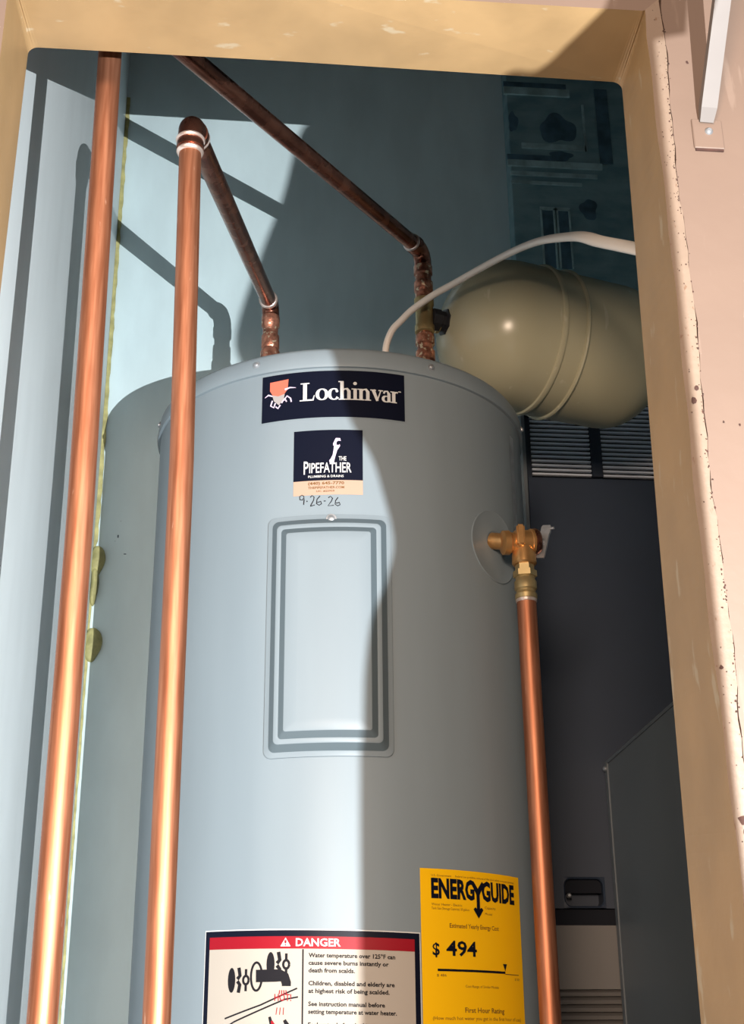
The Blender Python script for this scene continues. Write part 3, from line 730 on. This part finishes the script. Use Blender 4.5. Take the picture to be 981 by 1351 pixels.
# ------------------------------------------------------------------ cable from the heater top to the right
cp = [(0.066, 0.004, ZH-.004), (0.066, .003, .95), (0.0655, 0, .995), (0.0735, -.010, 1.020), (0.086, -.022, 1.031), (0.102, -.040, 1.041), (0.130, -.066, 1.051), (0.156, -.090, 1.056),
      (0.190, -.143, 1.052), (0.222, -.20, 1.042), (0.243, -.260, 1.018), (0.259, -.32, .984), (0.2655, -.375, .948), (0.269, -.43, .905), (0.272, -.50, .853), (0.2785, -.55, .815), (0.30, -.575, .793), (0.36, -.58, .76), (0.55, -.58, .70), (XR-.002, -.58, .66)]
def smooth_path(p, n=4):
    out = []; p = [Vector(q) for q in p]
    for i in range(len(p)-1):
        a, b, c, d = p[max(i-1, 0)], p[i], p[i+1], p[min(i+2, len(p)-1)]
        for k in range(n):
            t = k/n; out.append(0.5*((2*b)+(c-a)*t+(2*a-5*b+4*c-d)*t*t+(3*b-a-3*c+d)*t**3))
    out.append(p[-1]); return out
cpts = smooth_path(cp)
fl = []
for i in range(len(cpts)):
    t = i/(len(cpts)-1); k = min(1, max(0, (t-.36)/.28))
    fl.append((.0050-.0006*k, .0050+.0036*k))
bm = bmesh.new(); sweep(bm, cpts, .005, 14, flat=fl)
o = obj('electric_cable', bm, MT['cable'], smooth=True); tag(o, 'white electric cable arching from the heater top to the right jamb', 'cable')

# ------------------------------------------------------------------ furnace panel behind the heater
FX0, FX1, FY = 0.350, XR, 0.400
fu = thing('furnace', 'dark slate furnace cabinet with louvred grilles behind the heater', 'furnace', (0.55, 0.43, ZF))
GX0, GX1, GZ0, GZ1 = .361, .70, .985, 1.135
bm = bmesh.new()
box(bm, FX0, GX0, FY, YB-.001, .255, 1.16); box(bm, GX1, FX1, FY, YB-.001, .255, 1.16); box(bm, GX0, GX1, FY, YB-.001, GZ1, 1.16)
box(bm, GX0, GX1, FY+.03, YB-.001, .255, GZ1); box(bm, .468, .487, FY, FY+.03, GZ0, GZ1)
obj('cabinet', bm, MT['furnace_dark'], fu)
bm = bmesh.new(); box(bm, GX0, GX1, FY+.028, FY+.0299, GZ0, GZ1); obj('grille_backing', bm, MT['void'], fu)
sm_mesh = {}
def slat(parent, x0, x1, y, z, th, dep, tilt, m):
    k = (round(x1-x0, 4), th, dep, tilt, m)
    if k not in sm_mesh:
        bm = bmesh.new(); w = (x1-x0)/2
        box(bm, -w, w, 0, dep, -th/2, th/2)
        bmesh.ops.rotate(bm, verts=bm.verts, cent=(0, 0, 0), matrix=Matrix.Rotation(radians(tilt), 3, 'X'))
        bmesh.ops.recalc_face_normals(bm, faces=bm.faces)
        me = bpy.data.meshes.new('louver_slat'); bm.to_mesh(me); bm.free(); me.materials.append(MT[m]); sm_mesh[k] = me
    o = bpy.data.objects.new('louver_slat', sm_mesh[k]); COL.objects.link(o); o.parent = parent
    o.location = Vector(((x0+x1)/2, y, z)) - root_loc(parent)
for x0, x1 in ((GX0+.001, .467), (.488, GX1-.001)):
    for k in range(18): slat(fu, x0, x1, FY+.002, .9885+.00845*k, .0036, .006, 0, 'slat')
# doors: upper with a recessed pull, lower with its own louvres
HX0, HX1, HZ0, HZ1 = .369, .4345, .2555, .3020
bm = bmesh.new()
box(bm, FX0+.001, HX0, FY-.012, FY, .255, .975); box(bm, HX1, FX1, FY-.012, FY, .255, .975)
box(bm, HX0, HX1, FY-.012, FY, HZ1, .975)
ud = obj('upper_door', bm, MT['door_shaded'], fu)
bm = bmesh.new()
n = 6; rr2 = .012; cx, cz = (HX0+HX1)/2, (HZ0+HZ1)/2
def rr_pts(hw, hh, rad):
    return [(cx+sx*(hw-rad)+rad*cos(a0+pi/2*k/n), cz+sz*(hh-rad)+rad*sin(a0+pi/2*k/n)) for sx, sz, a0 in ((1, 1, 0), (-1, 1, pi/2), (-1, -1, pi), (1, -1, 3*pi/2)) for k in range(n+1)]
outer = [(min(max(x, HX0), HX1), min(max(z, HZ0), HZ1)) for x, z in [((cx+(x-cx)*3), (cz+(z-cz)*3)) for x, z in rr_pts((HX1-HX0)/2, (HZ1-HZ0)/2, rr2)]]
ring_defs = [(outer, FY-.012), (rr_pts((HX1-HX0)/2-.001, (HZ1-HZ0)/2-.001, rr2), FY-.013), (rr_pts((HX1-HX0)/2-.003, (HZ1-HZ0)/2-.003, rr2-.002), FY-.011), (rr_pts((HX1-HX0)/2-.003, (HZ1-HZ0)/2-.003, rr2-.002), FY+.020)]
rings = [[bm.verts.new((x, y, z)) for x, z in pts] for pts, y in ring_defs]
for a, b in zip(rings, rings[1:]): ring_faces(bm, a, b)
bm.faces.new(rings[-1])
hd = obj('recessed_pull', bm, MT['door_shaded'], ud, True)
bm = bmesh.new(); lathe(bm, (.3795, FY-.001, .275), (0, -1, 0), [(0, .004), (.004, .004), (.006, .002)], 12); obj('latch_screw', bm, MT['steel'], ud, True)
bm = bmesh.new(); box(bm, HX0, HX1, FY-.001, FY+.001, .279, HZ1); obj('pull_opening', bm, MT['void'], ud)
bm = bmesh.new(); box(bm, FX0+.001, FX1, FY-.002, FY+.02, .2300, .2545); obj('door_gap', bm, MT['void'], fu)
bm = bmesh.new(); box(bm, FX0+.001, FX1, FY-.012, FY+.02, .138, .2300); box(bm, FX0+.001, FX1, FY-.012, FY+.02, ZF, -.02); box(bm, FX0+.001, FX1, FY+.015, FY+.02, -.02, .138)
ldr = obj('lower_door', bm, MT['door_lit'], fu)
for k in range(14): slat(fu, FX0+.004, FX1-.01, FY-.010, .131-.0110*k, .0060, .016, 28, 'door_lit')
bm = bmesh.new(); box(bm, FX0-.006, FX0, FY-.010, YB-.001, .255, 1.16); obj('side_flange', bm, MT['furnace'], fu)

# ------------------------------------------------------------------ side cabinet at lower right
CX, CY0, CY1, CZ = .4490, -.60, .385, .4805
sc_ = thing('metal_cabinet', 'dark grey metal cabinet at lower right beside the right jamb', 'cabinet', (.62, -.1, ZF))
o = obj('body', bbox(CX, XR-.002, CY0, CY1, ZF, CZ, .003), MT['furnace'], sc_, False)
bm = bmesh.new(); box(bm, CX-.0022, CX, CY1-.014, CY1, ZF, CZ-.004); obj('corner_flange', bm, MT['furnace'], sc_)
bm = bmesh.new(); box(bm, CX-.0016, CX, CY0, CY1, CZ-.006, CZ-.001); obj('top_flange', bm, MT['furnace'], sc_)
bm = bmesh.new(); lathe(bm, (CX-.002, CY1-.007, CZ-.013), (-1, 0, 0), [(0, .0045), (.003, .0045), (.005, .002)], 12); obj('screw', bm, MT['steel'], sc_, True)

# ------------------------------------------------------------------ mottled board above the furnace
BX0, BX1, BY, BZ0, BZ1 = .3590, XR-.002, .425, 1.165, ZC-.002
ib = thing('wall_board', 'mottled dark teal board with battens and slots above the furnace', 'board', (.58, .44, BZ0))
bm = bbox(BX0, BX1, BY, YB-.001, BZ0, BZ1, .002); obj('sheet', bm, MT['board'], ib)
KX = (.579-.348)/(835-669.5)      # metres per photograph pixel on this board
def bx(px): return .352 + (px-668)*KX*1.02
def bz(py): return 1.862 - (py-100)*(1.862-1.462)/230
for name, x0, x1, y0, y1, m, th in (('batten', 669, 762, 112, 122, 'board_light', .004), ('batten', 669, 800, 213, 221, 'board_light', .004), ('batten', 672, 792, 228, 233, 'board_light', .003),
        ('batten', 690, 780, 189, 196, 'board_light', .003), ('batten', 778, 781, 132, 196, 'board_light', .003), ('batten', 672, 770, 240, 244, 'board_light', .002),
        ('dark_strip', 669, 758, 104, 112, 'board_dark', .002), ('dark_strip', 798, 816, 108, 212, 'board_dark', .002),
        ('dark_strip', 669, 735, 205, 213, 'board_dark', .002)):
    bm = bmesh.new(); box(bm, bx(x0), bx(x1), BY-th, BY+.001, bz(y1), bz(y0)); obj(name, bm, MT[m], ib)
for x0, x1, y0, y1 in ((712, 727, 278, 352), (734, 748, 278, 352)):
    bm = bmesh.new()
    for a, b, c, d in ((x0-2.5, x0, y0-2, y1), (x1, x1+2.5, y0-2, y1), (x0-2.5, x1+2.5, y0-4, y0)): box(bm, bx(a), bx(b), BY-.003, BY+.001, bz(d), bz(c))
    fr = obj('slot_frame', bm, MT['board_light'], ib)
    bm = bmesh.new(); box(bm, bx(x0), bx(x1), BY-.001, BY+.001, bz(y1), bz(y0)); obj('slot', bm, MT['board_dark'], fr)
def blot(cx, cy, rx, ry, n=40):
    bm = bmesh.new(); v = []
    for k in range(n):
        q = .95+.12*sin(3*2*pi*k/n+cx)+.08*sin(5*2*pi*k/n+cy); v.append((bx(cx+rx*q*cos(2*pi*k/n)), bz(cy+ry*q*sin(2*pi*k/n))))
    f = [bm.verts.new((x, BY-.0012, z)) for x, z in v]; b = [bm.verts.new((x, BY+.001, z)) for x, z in v]
    bm.faces.new(f); ring_faces(bm, f, b); obj('dark_patch', bm, MT['board_dark'], ib)
blot(742, 167, 27, 20); blot(777, 274, 12, 14); blot(680, 160, 7, 14); blot(744, 204, 16, 7)

# ------------------------------------------------------------------ foam sealant in the left corner
bm = bmesh.new()
rings = []
N_ = 260
for i in range(N_+1):
    z = 1.80 - (1.80+.60)*i/N_
    w = .0040 + .0003*sin(z*41) + .0004*sin(z*137+1) + .0007*random.random()
    if z < .86: w *= .55
    rings.append([bm.verts.new((XL+.0002+w*1.5*(1 if k in (1, 2) else 0), YB-.0002-w*.8*(1 if k in (2, 3) else 0), z)) for k in range(4)])
for a, b in zip(rings, rings[1:]): ring_faces(bm, a, b)
o = obj('foam_bead', bm, MT['foam'], smooth=True); tag(o, 'thin yellow foam bead sealing the corner of left and back walls', 'sealant')
def foam_blob(name, x, z, rx, rz, label):
    bm = bmesh.new(); bmesh.ops.create_icosphere(bm, subdivisions=3, radius=1)
    for v in bm.verts:
        p = v.co.copy(); k = 1+.07*sin(p.x*3+p.z*4)+.05*sin(p.y*4+p.z*6)
        sag = 1.0 if p.z > 0 else 1.15
        v.co = Vector((x+p.x*rx*k, YB-.003+p.y*.014*k, z+p.z*rz*k*sag + (p.x-.3)*rz*.22*(1 if p.z < 0 else .2)))
    o = obj(name, bm, MT['foam'], smooth=True); tag(o, label, 'sealant', 'bulging foam lumps'); return o
foam_blob('foam_lump', -.3775, .835, .0115, .024, 'upper yellow foam lump bulging from the left corner')
foam_blob('foam_lump', -.3755, .688, .0140, .026, 'lower yellow foam lump bulging from the left corner')
foam_blob('foam_lump', -.3805, .790, .0065, .030, 'thin ragged foam drip between the two larger foam lumps')

# ------------------------------------------------------------------ wall bracket with diagonal strut
br = thing('shelf_bracket', 'off white diagonal strut with foot plate screwed to the pink wall', 'bracket', (.251, YO, .724))
bm = bbox(.2375, .2635, YO-.0022, YO, .7245, .7540, .0008, 1); fp = obj('foot_plate', bm, MT['pink_wall'], br); fp['label'] = 'pink painted foot plate'
bm = bmesh.new(); box(bm, .2385, .2625, YO-.0016, YO, .7224, .7245); obj('lower_shade_strip', bm, MT['crack'], br)  # dark strip added for the shadow line under the foot plate
bm = bmesh.new(); lathe(bm, (.2512, YO-.002, .7415), (0, -1, 0), [(0, .0036), (.0012, .0034), (.0028, .0018)], 14); obj('screw', bm, MT['steel'], br, True)
bm = bmesh.new()
s0 = Vector((.2495, YO-.003, .750)); s1_ = Vector((.2528, YO-.060, .8300)); dS = (s1_-s0).normalized()
wv = Vector((1, 0, 0)); wv = (wv-dS*wv.dot(dS)).normalized(); nv = dS.cross(wv).normalized()
fs = []
for p, a, c in ((s0, .0058, .0018), (s0+dS*.012, .0068, .0040), (s0+dS*.40, .0068, .0042)):
    fs.append([bm.verts.new(p+wv*a*sx+nv*c*sy) for sx, sy in ((-1, -1), (1, -1), (1, 1), (-1, 1))])
for a, b in zip(fs, fs[1:]): ring_faces(bm, a, b)
bm.faces.new(fs[0]); bm.faces.new(fs[-1])
obj('strut', bm, MT['strut'], br)

# ------------------------------------------------------------------ unseen lamp right of the camera, its stand and light-blocking plate added
wl = thing('lamp_with_blocker', 'unseen black lamp on an added floor stand with light-blocking plate', 'lamp', (.30, -1.95, ZF))
bm = bmesh.new(); lathe(bm, LAMP+Vector((0, -.006, 0)), (0, -1, 0), [(0, .010), (.004, .016), (.05, .018), (.055, .012)], 24); obj('housing', bm, MT['black_iron'], wl, True)
bm = bmesh.new(); sweep(bm, [(.30, -1.95, ZF+.01), (.30, -1.95, .26)], .008, 12); sweep(bm, [(.30, -1.95, .035), (.228, -1.93, .035)], .005, 10)
sweep(bm, [(.30, -1.95, .25), (.272, -1.80, .25), (.272, -1.679, .25)], .003, 8); obj('stand', bm, MT['black_iron'], wl, True)
bm = bmesh.new(); lathe(bm, (.30, -1.95, ZF), (0, 0, 1), [(0, .12), (.012, .12), (.016, .02)], 32); obj('foot', bm, MT['black_iron'], wl, True)
Qs = [(.084, -.40), (.084, .177), (.088, .314), (.104, .362), (.111, .395), (.103, .435), (.094, .466), (.077, .499), (.064, .552), (.055, .590), (.075, .671), (.091, .725), (.108, .800), (.136, .808),
      (.154, .837), (.172, .871), (.195, .93), (.23, 1.22), (.50, 1.22), (.50, .92), (.285, .905), (.25, .895), (.243, .85), (.225, .845), (.2136, .84), (.2132, .70), (.2132, -.40)]  # plate outline shaped to cast the slanted shadow in the closet
Qs = [(p.x, p.z) for p in smooth_path([Vector((x, 0, z)) for x, z in Qs[:16]], 5)] + Qs[16:]
k_ = .2/1.045
bm = bmesh.new()
f = [bm.verts.new((LAMP.x+(x-LAMP.x)*k_, -1.680, LAMP.z+(z-LAMP.z)*k_)) for x, z in Qs]
b = [bm.verts.new((LAMP.x+(x-LAMP.x)*k_, -1.6792, LAMP.z+(z-LAMP.z)*k_)) for x, z in Qs]
bm.faces.new(f); bm.faces.new(b); ring_faces(bm, f, b)
obj('added_light_blocker', bm, MT['steel'], wl)  # unseen plate, added to block part of the lamp's light
